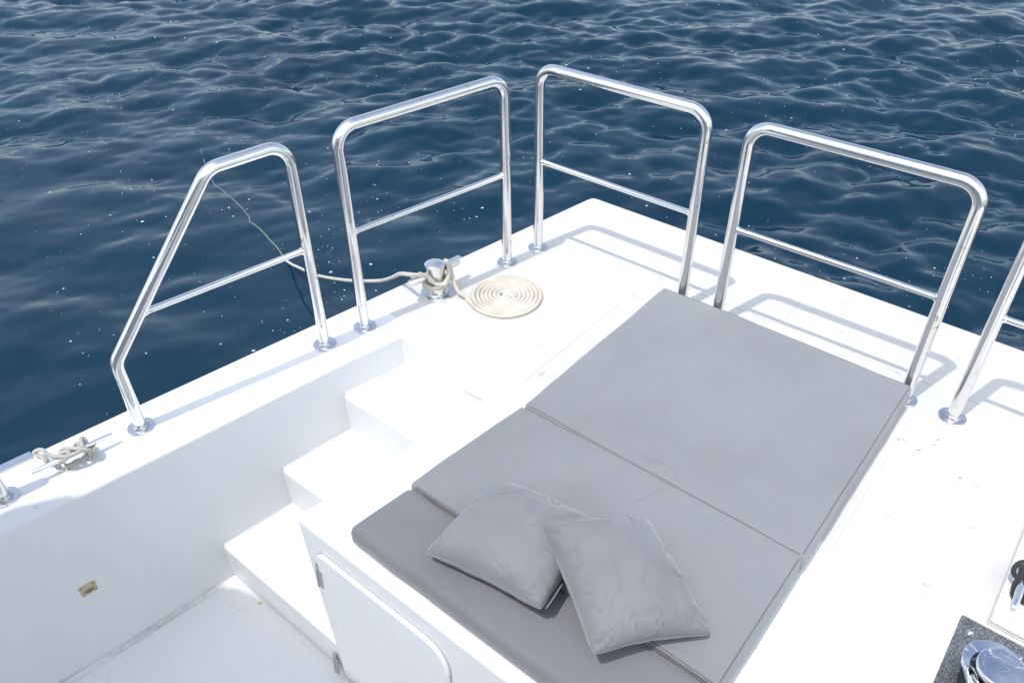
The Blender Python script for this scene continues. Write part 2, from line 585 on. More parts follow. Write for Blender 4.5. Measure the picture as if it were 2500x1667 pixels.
# --- guard rails
TUBE, MID, TOP, MIDZ = .0205, .0105, .80, .4145
def flange(x, y, parent, rot):
    mb = MB()
    mb.lathe([(0, .0), (.044, 0), (.044, .003), (.0425, .0052), (.0395, .0062), (.027, .0066), (.0262, .015), (.0245, .0165), (0, .0165)], 48, (x, y, 0.0005))
    for k in range(3):
        a = rot + k * 2 * PI / 3
        cx, cy = x + .0345 * math.cos(a), y + .0345 * math.sin(a)
        mb.lathe([(0, 0), (.006, 0), (.0055, .0010), (.0015, .0016), (0, .0016)], 14, (cx, cy, .0066))
    mb.build('base_flange', M_BRUSH, parent, angle=30)
def welded(mb, a, b):
    d = (b - a).normalized(); L = (b - a).length
    ds = [0, .020, .0225, .0245, .027]; rs = [.0135, .0138, .0132, .0118, MID]
    mb.sweep([a + d * t for t in ds] + [b - d * t for t in reversed(ds)], rs + rs[::-1], 18)
def guard_rail(p0, p1, label):
    mb = MB()
    a, b = Vector((*p0, 0)), Vector((*p1, 0))
    path = fillet([a + Vector((0, 0, .006)), a + Vector((0, 0, TOP)), b + Vector((0, 0, TOP)), b + Vector((0, 0, .006))], .070, 14)
    mb.sweep(path, TUBE, 28)
    r = mb.build('guard_rail', M_STEEL, boat, angle=60)
    tag(r, label)
    mb = MB(); welded(mb, a + Vector((0, 0, MIDZ)), b + Vector((0, 0, MIDZ)))
    mb.build('mid_rail', M_STEEL, r, angle=60)
    flange(*p0, r, .4); flange(*p1, r, 1.3)
    return r
guard_rail((-.076, -1.423), (.060, -.728), 'square stainless guard rail behind the bollard')
guard_rail((.090, -.550), (.804, -.551), 'square stainless guard rail at the far corner of the deck')
guard_rail((.962, -.558), (1.671, -.551), 'square stainless guard rail behind the far end of the mattress')
guard_rail((1.826, -.543), (2.535, -.540), 'guard rail cut off by the right edge of the picture')
def end_rail(p_low, p_high, tb, p_mid, label):
    """rail with one leg bent into a slope"""
    mb = MB()
    a, b = Vector((*p_low, 0)), Vector((*p_high, 0))
    path = fillet([a + Vector((0, 0, .006)), a + Vector((.0, 0, .275)), Vector((*tb, TOP)), b + Vector((0, 0, TOP)), b + Vector((0, 0, .006))], .072, 12)
    mb.sweep(path, TUBE, 28)
    r = mb.build('guard_rail', M_STEEL, boat, angle=60)
    tag(r, label)
    mb = MB(); welded(mb, Vector((*p_mid, MIDZ)), b + Vector((0, 0, MIDZ)))
    mb.build('mid_rail', M_STEEL, r, angle=60)
    flange(*p_low, r, .2); flange(*p_high, r, 1.0)
end_rail((-.245, -2.265), (-.112, -1.591), (-.152, -1.850), (-.217, -2.158), 'stainless guard rail with one slanted leg')
end_rail((-.289, -2.692), (-.430, -3.37), (-.378, -3.10), (-.315, -2.80), 'guard rail of which only the foot shows at the left edge')

# --- bollard
def bollard():
    c = (-.020, -1.080, 0)
    mb = MB()
    mb.lathe([(0, .005), (.040, .005), (.040, .126), (.0405, .130), (.0415, .134), (.0405, .138), (.034, .143), (.020, .1465), (0, .148)], 56, c)
    b = mb.build('bollard', M_STEEL, boat, angle=35)
    tag(b, 'round stainless mooring bollard with a cross bar')
    mb = MB()
    mb.lathe([(0, .0005), (.066, .0005), (.066, .004), (.064, .0065), (.046, .0075), (.0405, .012), (0, .012)], 56, c)
    for k in range(6):
        a = .35 + k * PI / 3
        mb.lathe([(0, 0), (.0062, 0), (.0058, .003), (.003, .0045), (0, .0048)], 12, (c[0] + .054 * math.cos(a), c[1] + .054 * math.sin(a), .0068))
    mb.build('base_flange', M_BRUSH, b, angle=30)
    d = Vector((.16, .987, 0)).normalized()
    ctr = Vector((c[0] - .006, c[1], .095))
    mb = MB(); mb.sweep([ctr - d * .124, ctr - d * .121, ctr + d * .121, ctr + d * .124], [.0135, .0152, .0152, .0135], 24)
    # flat retaining tab welded on the bar at its far end
    s = Vector((d.y, -d.x, 0))
    q0 = ctr + d * .045 - s * .004 + Vector((0, 0, .0145)); q1 = ctr + d * .138 - s * .004 + Vector((0, 0, .0145))
    for qa, qb in ((q0, q1), (ctr - d * .105 - s * .012 + Vector((0, 0, .012)), ctr - d * .05 - s * .012 + Vector((0, 0, .012)))):
        ring = [qa - s * .012, qb - s * .012, qb + s * .011, qa + s * .011]
        mb.prism([p - Vector((0, 0, .002)) for p in ring], [p + Vector((0, 0, .003)) for p in ring])
    mb.build('cross_bar', M_STEEL, b, angle=35)
bollard()

# --- cleats
def cleat(p0, p1, feet, rmid, name_label, foot_r=.013):
    mb = MB()
    a, b = Vector(p0), Vector(p1)
    n = 16; path = []; rad = []
    for i in range(n + 1):
        t = i / n
        path.append(a.lerp(b, t)); e = abs(2 * t - 1)
        rad.append(rmid * (1 - .48 * max(0, e - .12)) if e < .98 else rmid * .46)
    mb.sweep(path, rad, 18)
    c = mb.build('cleat', M_STEEL, boat, angle=50)
    tag(c, name_label)
    for f, topp in feet:
        mb = MB()
        mb.lathe([(0, 0), (foot_r, 0), (foot_r, .004), (foot_r * .75, .007), (0, .007)], 24, (f[0], f[1], .0005))
        mb.sweep([(f[0], f[1], .004), topp], [foot_r * .62, foot_r * .55], 14)
        mb.build('cleat_foot', M_STEEL, c, angle=35)
cleat((-.270, -2.602, .045), (-.238, -2.357, .045),
      [((-.258, -2.518), (-.259, -2.518, .045)), ((-.249, -2.443), (-.250, -2.443, .045))], .0108,
      'slim steel cleat on the left coaming')

# --- chafe plate on the outer edge
mb = MB()
ln = Vector((.153, .988)).normalized(); ac = Vector((ln.y, -ln.x))
p1 = Vector((-.414, -2.553)); p0 = p1 - ln * .42
ring = [p0 - ac * .002, p1 - ac * .002, p1 + ac * .026 - ln * .006, p1 + ac * .032 - ln * .012, p0 + ac * .032]
ring = [p0 + ac * -.004, p1 + ac * -.004, p1 + ac * .026, p1 + ac * .030 - ln * .004, p1 + ac * .030 - ln * .01, p0 + ac * .030]
mb.prism([(p.x, p.y, .0006) for p in ring], [(p.x, p.y, .006) for p in ring])
for t in (.02, .16, .30):
    q = p1 - ln * t + ac * .014
    mb.lathe([(0, 0), (.005, 0), (.004, .0012), (0, .0016)], 12, (q.x, q.y, .006))
mb.build('chafe_plate', M_BRUSH, boat, angle=30, bevel=0)

# --- tan pull plate let into the side wall
def pull_plate():
    # local frame on the wall: along wall (t), up (u), out (n)
    t = Vector((.1575, .9875, 0)).normalized()
    u = Vector((-.055, 0, .70)).normalized()
    nrm = t.cross(u).normalized()
    if nrm.x < 0: nrm = -nrm
    c = Vector((wl(-2.643, -.352), -2.643, -.352))
    def P(a, b, d): return c + t * a + u * b + nrm * d
    w, h = .0255, .0215
    ring = []
    for cx, cz, a0 in ((1, 1, 0), (-1, 1, 90), (-1, -1, 180), (1, -1, 270)):
        for k in range(7):
            a = math.radians(a0 + 15 * k)
            ring.append((cx * (w - .008) + .008 * math.cos(a), cz * (h - .008) + .008 * math.sin(a)))
    mb = MB(); mb.prism([P(a, b, -.002) for a, b in ring], [P(a, b, .004) for a, b in ring])
    p = mb.build('pull_plate', M_TAN, boat, bevel=.0012, segs=2)
    tag(p, 'small tan plastic pull plate with a half-moon finger recess')
    mb = MB()
    arc = [(.0165 * math.cos(math.radians(180 + 180 * k / 16)), -.0015 + .0125 * math.sin(math.radians(180 + 180 * k / 16))) for k in range(17)]
    mb.prism([P(a, b, .002) for a, b in arc], [P(a, b, .0047) for a, b in arc])
    mb.build('recess_shade', M_TANDARK, p, smooth=False)  # raised slab; its darker tan stands for the shade inside the recess
    for sx in (-1, 1):
        for sz in (-1, 1):
            mb = MB(); mb.sweep([P(sx * .0185, sz * .0145, .003), P(sx * .0185, sz * .0145, .0052)], .0028, 10)
            mb.build('screw', M_TANDARK, p)
pull_plate()

# --- deck plug and hatch
mb = MB(); mb.lathe([(0, .0004), (.006, .0004), (.006, .0014), (.0042, .0018), (.004, .0008), (0, .0008)], 20, (1.739, -.801, 0))
mb.build('deck_plug', M_HINGE, boat)
mb = MB(); mb.lathe([(0, .0004), (.004, .0004), (.003, .0012), (0, .0014)], 10, (.259, -.577, 0))
mb.build('deck_plug', M_SEALANT, boat)
mb = MB(); mb.box(2.1228, 2.80, -1.2905, -.62, .0005, .004)
hatch_seal = mb
mb = MB(); mb.box(2.126, 2.795, -1.286, -.625, .0045, .016)
hatch = mb.build('deck_hatch', M_GEL, boat, bevel=.005, segs=3)
hatch_seal.build('hatch_seal', M_SEALANT, hatch, smooth=False)
cleat((2.1597, -1.240, .050), (2.1555, -1.02, .050),
      [((2.140, -1.158), (2.158, -1.163, .05)), ((2.177, -1.168), (2.158, -1.163, .05))], .0125,
      'steel cleat on the deck hatch at the right edge', .011)

# --- worn spots in the deck paint
SCUFFS = [(1.740, -.752, .016, 7), (1.799, -.721, .008, 4), (1.835, -.695, .016, 9), (1.786, -.769, .012, 6), (1.920, -.808, .014, 7),
          (1.975, -.803, .016, 10), (1.940, -.837, .012, 5), (2.053, -.808, .012, 5), (1.912, -.911, .004, 2), (1.763, -.200, .014, 6),
          (.620, -1.221, .012, 6), (1.415, -.366, .014, 6), (1.903, -.747, .010, 3), (2.02, -.70, .03, 5), (.40, -.95, .05, 4), (1.85, -1.05, .10, 4)]
M_SCUFF = plain('worn_paint', (.46, .465, .47), .6)
mb = MB()
for x, y, r, n_ in SCUFFS:
    for k in range(n_):
        cx, cy = x + random.gauss(0, r), y + random.gauss(0, r * .7)
        a = random.uniform(-.5, .9); L_, W_ = random.uniform(.003, .011), random.uniform(.0012, .0032)
        ring = []
        for q in range(10):
            th = 2 * PI * q / 10; rr = random.uniform(.55, 1.1)
            px_, py_ = L_ * rr * math.cos(th), W_ * rr * math.sin(th)
            ring.append((cx + px_ * math.cos(a) - py_ * math.sin(a), cy + px_ * math.sin(a) + py_ * math.cos(a)))
        mb.poly(ring, .0008, .0019)
tag(mb.build('worn_patch', M_SCUFF, boat, smooth=False), 'faint grey worn spots in the deck paint', kind='stuff')

# --- windlass
def windlass():
    c = Vector((2.175, -1.482, 0))
    mb = MB()
    mb.lathe([(0, .008), (.070, .008), (.070, .020), (.062, .026), (.040, .030), (.036, .055), (.050, .074), (.050, .084), (0, .084)], 48, (c.x, c.y, 0))
    w = mb.build('windlass', M_GAPDARK, boat, angle=30)
    tag(w, 'chrome anchor windlass on a swirl-ground plate')
    mb = MB()
    mb.poly([(2.066, -1.80), (2.75, -1.80), (2.75, -1.309), (2.070, -1.309), (2.066, -1.313)], .0006, .0080)
    mb.build('mounting_plate', M_PLATE, w, smooth=False)
    for bx, by in ((2.097, -1.352), (2.26, -1.352)):
        mb = MB(); mb.lathe([(0, 0), (.0095, 0), (.0095, .0016), (.0065, .002), (.0062, .006), (.004, .0075), (0, .0078)], 20, (bx, by, .008))
        mb.build('bolt', M_BRUSH, w, angle=30)
    # cap with raised lettering
    mb = MB()
    mb.lathe([(0, .084), (.0525, .084), (.0550, .087), (.0555, .096), (.0545, .0993), (.052, .101), (.049, .1012), (.032, .1055), (.016, .108), (0, .1085)], 64, (c.x, c.y, 0))
    mb.lathe([(0, .106), (.0075, .106), (.0075, .1095), (.006, .113), (0, .113)], 6, (c.x + .004, c.y - .002, 0))
    def ring_text(s, r, a_mid, size, gap):
        for i, ch in enumerate(s):
            a = a_mid - (i - (len(s) - 1) / 2) * gap
            cu = bpy.data.curves.new('letter', 'FONT'); cu.body = ch; cu.size = size; cu.extrude = .0005; cu.align_x = 'CENTER'; cu.align_y = 'CENTER'
            to = bpy.data.objects.new('letter', cu); COL.objects.link(to)
            bpy.context.view_layer.update()
            me = bpy.data.meshes.new_from_object(to.evaluated_get(bpy.context.evaluated_depsgraph_get()))
            R = Matrix.Translation((c.x + r * math.cos(a), c.y + r * math.sin(a), .1029)) @ Matrix.Rotation(-.0, 4, Vector((-math.sin(a), math.cos(a), 0)).normalized()) @ Matrix.Rotation(a - PI / 2, 4, 'Z')
            mb.add([R @ v.co for v in me.vertices], [tuple(p.vertices) for p in me.polygons])
            bpy.data.objects.remove(to); bpy.data.curves.remove(cu); bpy.data.meshes.remove(me)
    ring_text('HORIZON', .0405, math.radians(60), .012, .235)
    ring_text('LEWMAR', .0405, math.radians(200), .012, .235)
    mb.build('cap', M_CHROME, w, angle=30, fix=False)
    # crescent chain guard
    mb = MB(); inner = []; outer = []
    n = 30
    for i in range(n + 1):
        t = i / n; a = math.radians(196 - 166 * t)
        wdt = .004 + .028 * math.sin(PI * min(1, t * 1.02)) ** .8
        inner.append((c.x + .062 * math.cos(a), c.y + .062 * math.sin(a)))
        outer.append((c.x + (.064 + wdt) * math.cos(a), c.y + (.064 + wdt) * math.sin(a)))
    ring = inner + outer[::-1]
    vb = [(x, y, .050) for x, y in ring]; vt = [(x, y, .074 if i <= n else .066) for i, (x, y) in enumerate(ring)]
    m_ = 2 * (n + 1); fs = []
    for i in range(n):
        j = m_ - 1 - i
        fs += [(i, i + 1, j - 1, j), (m_ + i, m_ + j, m_ + j - 1, m_ + i + 1)]
    for i in range(m_):
        k = (i + 1) % m_
        fs.append((i, k, m_ + k, m_ + i))
    mb.add(vb + vt, fs)
    a = math.radians(70)
    mb.sweep([(c.x + .085 * math.cos(a), c.y + .085 * math.sin(a), .008), (c.x + .085 * math.cos(a), c.y + .085 * math.sin(a), .076)], .0045, 12)
    mb.build('chain_guard', M_CHROME, w, bevel=.002, segs=2)
    # stripper arm sloping from the guard down to the chain
    mb = MB()
    pts = [(c.x - .074, c.y - .012, .064), (c.x - .060, c.y - .020, .064), (c.x - .030, c.y - .046, .052), (c.x - .046, c.y - .052, .050)]
    mb.prism([(x, y, z - .012) for x, y, z in pts], pts)
    mb.build('stripper_arm', M_CHROME, w, bevel=.002, segs=2)
windlass()

chain = MB()
def chain_link(cc, d, up, L=.019, W=.011, r=.0042):
    d = Vector(d).normalized(); up = Vector(up).normalized(); s = d.cross(up)
    path = []
    for k in range(25):
        a = 2 * PI * k / 24
        path.append(Vector(cc) + d * (L * math.cos(a)) * (1 if abs(math.cos(a)) < .99 else 1) + s * (W * math.sin(a)))
    chain.sweep(path, r, 10, caps=False)
cp = [Vector((2.129, -1.507, .056)), Vector((2.142, -1.520, .050)), Vector((2.157, -1.531, .050)), Vector((2.174, -1.536, .050)), Vector((2.192, -1.535, .050)), Vector((2.208, -1.527, .05))]
for i, p in enumerate(cp):
    d = cp[min(i + 1, len(cp) - 1)] - cp[max(i - 1, 0)]
    chain_link(p, d, (0, 0, 1) if i % 2 == 0 else (.5, .5, .05))
o = chain.build('anchor_chain', M_GALV, angle=80)
tag(o, 'short run of grey anchor chain wrapped round the windlass', 'chain')

# --- upper deck and cabin behind the camera (they shade the cockpit)
mb = MB()
mb.poly([(-.44, -4.02), (-.40, -3.36), (-.365, -3.22), (-.29, -3.10), (-.18, -3.03), (-.04, -2.999), (4.6, -2.999), (4.6, -4.02)], 1.35, 1.41)
mb.build('cabin_roof', M_ROOF, boat, bevel=.015)
mb = MB(); mb.box(-.40, 4.5, -4.5, -4.42, -.68, 1.35)
mb.build('cabin_wall', M_ROOF, boat, smooth=False)

# ------------------------------------------------------------------ mattress
def rounded_slab(x0, x1, y0, y1, z0, z1, r, rz, res=.012, seed=0.0, und=.007, lx=(0, 0)):
    """closed rounded box; lx shifts the left edge at front / back for a tapered plan"""
    lo = Vector((x0, y0, z0)); hi = Vector((x1, y1, z1))
    rad = Vector((r, r, rz))
    def lines(a, b, rr):
        m = max(2, int((b - a - 2 * rr) / res))
        e = [a + rr * (1 - math.cos(PI / 2 * k / 6)) for k in range(6)]
        mid = [a + rr + (b - a - 2 * rr) * k / m for k in range(m + 1)]
        return e + mid + [b - (q - a) for q in reversed(e)]
    LX, LY, LZ = lines(x0, x1, r), lines(y0, y1, r), lines(z0, z1, rz)
    vid = {}; V = []; F = []
    def vert(i, j, k):
        key = (i, j, k)
        if key in vid: return vid[key]
        p = Vector((LX[i], LY[j], LZ[k]))
        q = Vector((min(max(p.x, x0 + r), x1 - r), min(max(p.y, y0 + r), y1 - r), min(max(p.z, z0 + rz), z1 - rz)))
        d = Vector(((p.x - q.x) / r, (p.y - q.y) / r, (p.z - q.z) / rz))
        if d.length > 1e-9:
            d.normalize(); p = Vector((q.x + d.x * r, q.y + d.y * r, q.z + d.z * rz))
        hgt = (p.z - z0) / (z1 - z0)
        w = noise.noise(Vector((p.x * 3.1, p.y * 3.1, seed))) + .5 * noise.noise(Vector((p.x * 8, p.y * 8, seed + 3)))
        p.z += und * w * hgt
        bul = math.sin(PI * min(1, max(0, hgt)))
        p.x += .004 * bul * d.x + .003 * noise.noise(Vector((p.y * 9, seed, 1))) * abs(d.x)
        p.y += .004 * bul * d.y + .002 * noise.noise(Vector((p.x * 9, seed, 2))) * abs(d.y)
        t = (p.y - y0) / (y1 - y0); s = (x1 - p.x) / (x1 - x0)
        p.x += (lx[0] * (1 - t) + lx[1] * t) * s
        vid[key] = len(V); V.append(p)
        return vid[key]
    nx, ny, nz = len(LX) - 1, len(LY) - 1, len(LZ) - 1
    for i in range(nx):
        for j in range(ny):
            F.append((vert(i, j, nz), vert(i + 1, j, nz), vert(i + 1, j + 1, nz), vert(i, j + 1, nz)))
            F.append((vert(i, j, 0), vert(i, j + 1, 0), vert(i + 1, j + 1, 0), vert(i + 1, j, 0)))
    for i in range(nx):
        for k in range(nz):
            F.append((vert(i, 0, k), vert(i + 1, 0, k), vert(i + 1, 0, k + 1), vert(i, 0, k + 1)))
            F.append((vert(i, ny, k), vert(i, ny, k + 1), vert(i + 1, ny, k + 1), vert(i + 1, ny, k)))
    for j in range(ny):
        for k in range(nz):
            F.append((vert(0, j, k), vert(0, j, k + 1), vert(0, j + 1, k + 1), vert(0, j + 1, k)))
            F.append((vert(nx, j, k), vert(nx, j + 1, k), vert(nx, j + 1, k + 1), vert(nx, j, k + 1)))
    return MB().add(V, F)

matt = empty('sun_mattress', (1.2, -1.36, 0))
tag(matt, 'large grey three-fold sunbathing mattress lying on the white deck', 'mattress')
def off(mbx):
    mbx.v = [(x - 1.2, y + 1.36, z) for x, y, z in mbx.v]
    return mbx
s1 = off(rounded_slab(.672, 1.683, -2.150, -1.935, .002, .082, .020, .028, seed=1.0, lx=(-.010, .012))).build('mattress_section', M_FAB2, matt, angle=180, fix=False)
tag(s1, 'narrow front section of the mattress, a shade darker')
s2 = off(rounded_slab(.700, 1.684, -1.934, -1.4665, .002, .093, .013, .011, seed=5.0, lx=(-.012, .034))).build('mattress_section', M_FAB, matt, angle=180, fix=False)
s3 = off(rounded_slab(.735, 1.686, -1.4655, -.588, .002, .093, .013, .011, seed=9.0, lx=(.006, .006))).build('mattress_section', M_FAB, matt, angle=180, fix=False)
# hinge bands and top seams
mb = MB(); mb.box(.712, 1.672, -1.9365, -1.934, .060, .094); off(mb)
mb.build('hinge_band', M_BAND, s2, smooth=False)
def seam_line(parent, pts, r=.0016):
    mb = MB(); mb.sweep(spline(pts, .02), r, 8); off(mb)
    mb.build('seam', M_SEAM, parent, angle=180)
def top_z(x, y, seed, z1, und=.007, drop=.0018):
    w = noise.noise(Vector((x * 3.1, y * 3.1, seed))) + .5 * noise.noise(Vector((x * 8, y * 8, seed + 3)))
    return z1 + und * w - drop
def line(x0, y0, x1, y1, seed, z1, drop=.0018):
    return [(x0 + (x1 - x0) * k / 30, y0 + (y1 - y0) * k / 30, top_z(x0 + (x1 - x0) * k / 30, y0 + (y1 - y0) * k / 30, seed, z1, drop=drop)) for k in range(31)]
seam_line(s2, line(1.6785, -1.922, 1.6785, -1.478, 5.0, .093), .0012)
seam_line(s3, line(1.6805, -1.455, 1.6805, -.600, 9.0, .093), .0012)
seam_line(s3, line(.760, -1.4605, 1.675, -1.4605, 9.0, .093), .0012)
seam_line(s2, line(.712, -1.9290, 1.672, -1.9290, 5.0, .093), .0010)
seam_line(s3, line(.765, -.5930, 1.675, -.5930, 9.0, .093), .0010)

# loose white threads on the mattress
def thread(pts, label):
    mb = MB(); mb.sweep(spline(pts, .008), .0006, 6)
    tag(mb.build('loose_thread', M_THREAD, angle=180), label, 'thread', 'loose threads on the mattress')
zt = .0955
thread([(1.150, -1.412, zt), (1.179, -1.422, zt), (1.224, -1.408, zt), (1.271, -1.421, zt), (1.310, -1.448, zt)], 'loose white thread on the far mattress section just beyond the fold')
thread([(1.240, -1.580, zt), (1.256, -1.548, zt), (1.274, -1.498, zt), (1.316, -1.482, zt)], 'loose white thread curling up to the fold, near the pillows')
thread([(1.320, -1.490, zt), (1.362, -1.494, zt), (1.400, -1.510, zt), (1.425, -1.530, zt)], 'loose white thread right of the others beside the fold')

# ------------------------------------------------------------------ pillows
def pillow(name, corners, T, seed, label, gap_edge=None):
    LT, RT, RB, LB = [Vector(c) for c in corners]
    ctr = (LT + RT + RB + LB) / 4
    root = empty(name, ctr)
    tag(root, label, 'pillow', 'grey pillows on the mattress')
    nrm = ((RT - LT).cross(LB - LT)).normalized()
    if nrm.z < 0: nrm = -nrm
    n = 84
    def pos(u, v, side):
        # u,v in -1..1, pincushioned outline with soft corners
        k = .085
        uu = u * (1 - k * (1 - v * v) * u * u) ; vv = v * (1 - k * (1 - u * u) * v * v)
        cr = (abs(u) * abs(v)) ** 8
        uu *= 1 - .035 * cr; vv *= 1 - .035 * cr
        a, b = (uu + 1) / 2, (vv + 1) / 2
        base = (LT * (1 - a) + RT * a) * (1 - b) + (LB * (1 - a) + RB * a) * b
        prof = max(0, (1 - u * u)) ** .50 * max(0, (1 - v * v)) ** .50
        prof = prof ** .74
        e_u = 1 - abs(u); e_v = 1 - abs(v)
        # gathers running in from the seams
        w = 0
        for e, s, off_ in ((e_u, v, 0 if u > 0 else 11), (e_v, u, 23 if v > 0 else 37)):
            q = Vector((s * 7.5, e * 1.1, seed + off_))
            wp_ = .35 * noise.noise(Vector((s * 2.3, e * 2.0, seed + off_ + 9)))
            n1 = noise.noise(Vector(((s + wp_) * 5.2, e * .8, seed + off_))); n2 = noise.noise(Vector(((s - wp_) * 9.0, e * 1.5, seed + off_ + 5)))
            gate = .25 + .75 * max(0, min(1, .5 + 1.6 * noise.noise(Vector((s * 1.4, 7.7, seed + off_)))))
            w += gate * (.5 * n1 + .3 * n2 - 1.1 * max(0, 1 - abs(n1) / .13) - .6 * max(0, 1 - abs(n2) / .12)) * math.exp(-((e - .09) / (.13 + .12 * gate)) ** 2)
        broad = noise.noise(Vector((u * 1.6, v * 1.6, seed + 50))) + .5 * noise.noise(Vector((u * 3.5 + v * 1.5, v * 3.5, seed + 60)))
        # long diagonal creases
        cz = noise.noise(Vector(((u + v) * 5.0, (u - v) * 1.1, seed + 80)))
        h = T * prof * (1 + .06 * broad) + (.0112 * w + .0095 * (-max(0, 1 - abs(cz) / .10)) * max(0, noise.noise(Vector((u * 1.1, v * 1.1, seed + 33))))) * min(1, prof * 3.5)
        if side < 0: h *= .55
        seamw = .004 * noise.noise(Vector((u * 4, v * 4, seed + 90)))
        return base + nrm * (h * side + seamw) - ctr
    V = []; F = []; vid = {}
    def prm(i): # cluster samples to the edges
        t = i / n
        return -math.cos(PI * t) * .35 + (2 * t - 1) * .65
    def vert(i, j, s):
        bd = i in (0, n) or j in (0, n)
        key = (i, j, 0 if bd else s)
        if key not in vid:
            vid[key] = len(V); V.append(pos(prm(i), prm(j), s))
        return vid[key]
    for i in range(n):
        for j in range(n):
            F.append((vert(i, j, 1), vert(i, j + 1, 1), vert(i + 1, j + 1, 1), vert(i + 1, j, 1)))
            F.append((vert(i, j, -1), vert(i + 1, j, -1), vert(i + 1, j + 1, -1), vert(i, j + 1, -1)))
    mb = MB().add(V, F)
    mb.build('pillow_cover', M_PILLOW, root, angle=180)
    loop = [pos(prm(i), -1, 1) for i in range(n)] + [pos(1, prm(j), 1) for j in range(n)] + \
           [pos(prm(n - i), 1, 1) for i in range(n)] + [pos(-1, prm(n - j), 1) for j in range(n)]
    mb = MB(); mb.sweep(loop + [loop[0]], .0011, 8, caps=False)
    mb.build('seam', M_STITCH, root, angle=180)
    if gap_edge:
        # dark tube for the shade in the cover's open slit along the right-hand seam
        a0, a1 = gap_edge
        e = [Vector(pos(1, a0 + (a1 - a0) * k / 24, 1)) for k in range(25)]
        out = ((RT + RB) / 2 - ctr).normalized()
        for name_, m, o_, r in (('slit', M_DARK, .004, .0042), ('flap', M_PILLOW, .0095, .0024)):
            mb = MB(); mb.sweep([p + out * o_ - nrm * (.001 if name_ == 'slit' else .0035) for p in e], [r * (.35 + .65 * math.sin(PI * k / 24) ** .5) for k in range(25)], 10)
            mb.build(name_, m, root, angle=180)
    return root
# corner order: far-left, far-right, near-right, near-left
pillow('pillow', [(.905, -1.796, .140), (1.250, -1.742, .140), (1.268, -2.062, .148), (.912, -2.106, .125)], .100, 3.3,
       'grey pillow lying flat on the mattress, partly covered by the other pillow', (.35, .93))
pillow('pillow', [(1.136, -1.909, .238), (1.317, -1.676, .172), (1.612, -1.842, .116), (1.433, -2.082, .150)], .098, 17.7,
       'grey pillow leaning on top of the other pillow')

# ------------------------------------------------------------------ ropes
RR = .0091
TW = 2 * PI / .027
rope = empty('mooring_rope', (.219, -.933, 0))
tag(rope, 'cream three-strand mooring rope coiled flat on deck and led over the bollard into the sea', 'rope')
def ropemesh(name, pts, m, parent, org, r=RR, step=.0022, seg=18, lobes=3, amp=.24, tw=TW, taper=None, label=None):
    path = spline(pts, step)
    path = [p - Vector(org) for p in path]
    rad = r if taper is None else [r * (1 + (taper - 1) * i / (len(path) - 1)) for i in range(len(path))]
    mb = MB(); mb.sweep(path, rad, seg, lobes=lobes, lobe_amp=amp, twist=tw)
    o = mb.build(name, m, parent, angle=180, fix=False)
    if label: tag(o, label)
    return o
ORG = (.219, -.933, 0)
# coil, from the outer tangent point inwards (counter-clockwise)
cc = Vector((.222, -.930, 0)); pts = []
turns = 7.6; r0 = .147; pitch = .0168
a0 = math.radians(-118)
nst = int(turns * 40)
for i in range(nst + 1):
    t = turns * i / nst
    a = a0 + 2 * PI * t
    r = r0 - pitch * t
    wob = 1 + .012 * noise.noise(Vector((math.cos(a) * 1.5, math.sin(a) * 1.5, t * .5)))
    pts.append((cc.x + r * wob * math.cos(a), cc.y + r * wob * math.sin(a), .0095 + .0014 * noise.noise(Vector((a, t, 3)))))
def bp(ang, r, z):
    a = math.radians(ang); return (-.020 + r * math.cos(a), -1.080 + r * math.sin(a), z)
tail = [bp(88, .064, .121), bp(70, .066, .106), bp(48, .066, .078), bp(28, .078, .048), bp(18, .100, .026), (.108, -1.043, .0125)]
ropemesh('coil', tail[-2:] + [(pts[0][0] - .028, pts[0][1] + .010, .0105)] + pts, M_ROPE, rope, ORG)
# frayed inner end
mb = MB()
for k in range(34):
    a = random.uniform(0, 2 * PI); p = Vector((cc.x + random.uniform(-.012, .02), cc.y + random.uniform(-.012, .016), .012))
    q = [p]
    d = Vector((math.cos(a), math.sin(a), random.uniform(.1, .6)))
    for s in range(5):
        d += Vector((random.gauss(0, .4), random.gauss(0, .4), random.gauss(-.15, .25))); d.normalize()
        nx = q[-1] + d * .0065; nx.z = max(nx.z, .008); q.append(nx)
    mb.sweep([v - Vector(ORG) for v in spline(q, .003)], .0017, 6)
mb.build('frayed_end', M_WHIP, rope, angle=180, fix=False)
# turns on the bollard
hitch = [bp(-101, .078, .119), bp(-84, .056, .114), bp(-66, .0485, .092), bp(-46, .0485, .074), bp(-20, .0485, .068), bp(10, .0485, .067),
         bp(50, .048, .064), bp(95, .048, .062), bp(140, .048, .061), bp(185, .048, .060), bp(230, .048, .059), bp(270, .048, .056),
         bp(310, .048, .052), bp(350, .048, .050), bp(390, .048, .049), bp(430, .048, .050), bp(475, .048, .048), bp(520, .048, .046),
         bp(565, .048, .044), bp(610, .049, .044), bp(645, .052, .050), bp(670, .054, .058), bp(700, .0565, .068), bp(730, .056, .082), bp(756, .054, .100), bp(780, .055, .116), bp(800, .060, .124), bp(815, .064, .119)]
hitch2 = [bp(-101, .070, .1185), bp(-80, .052, .106), bp(-60, .0485, .086), bp(-40, .055, .076), bp(-10, .060, .070), bp(25, .057, .076), bp(52, .055, .094), bp(74, .057, .116), bp(88, .064, .121)]
ropemesh('hitch', hitch, M_ROPE, rope, ORG)
ropemesh('hitch', hitch2 + tail[1:], M_ROPE, rope, ORG)
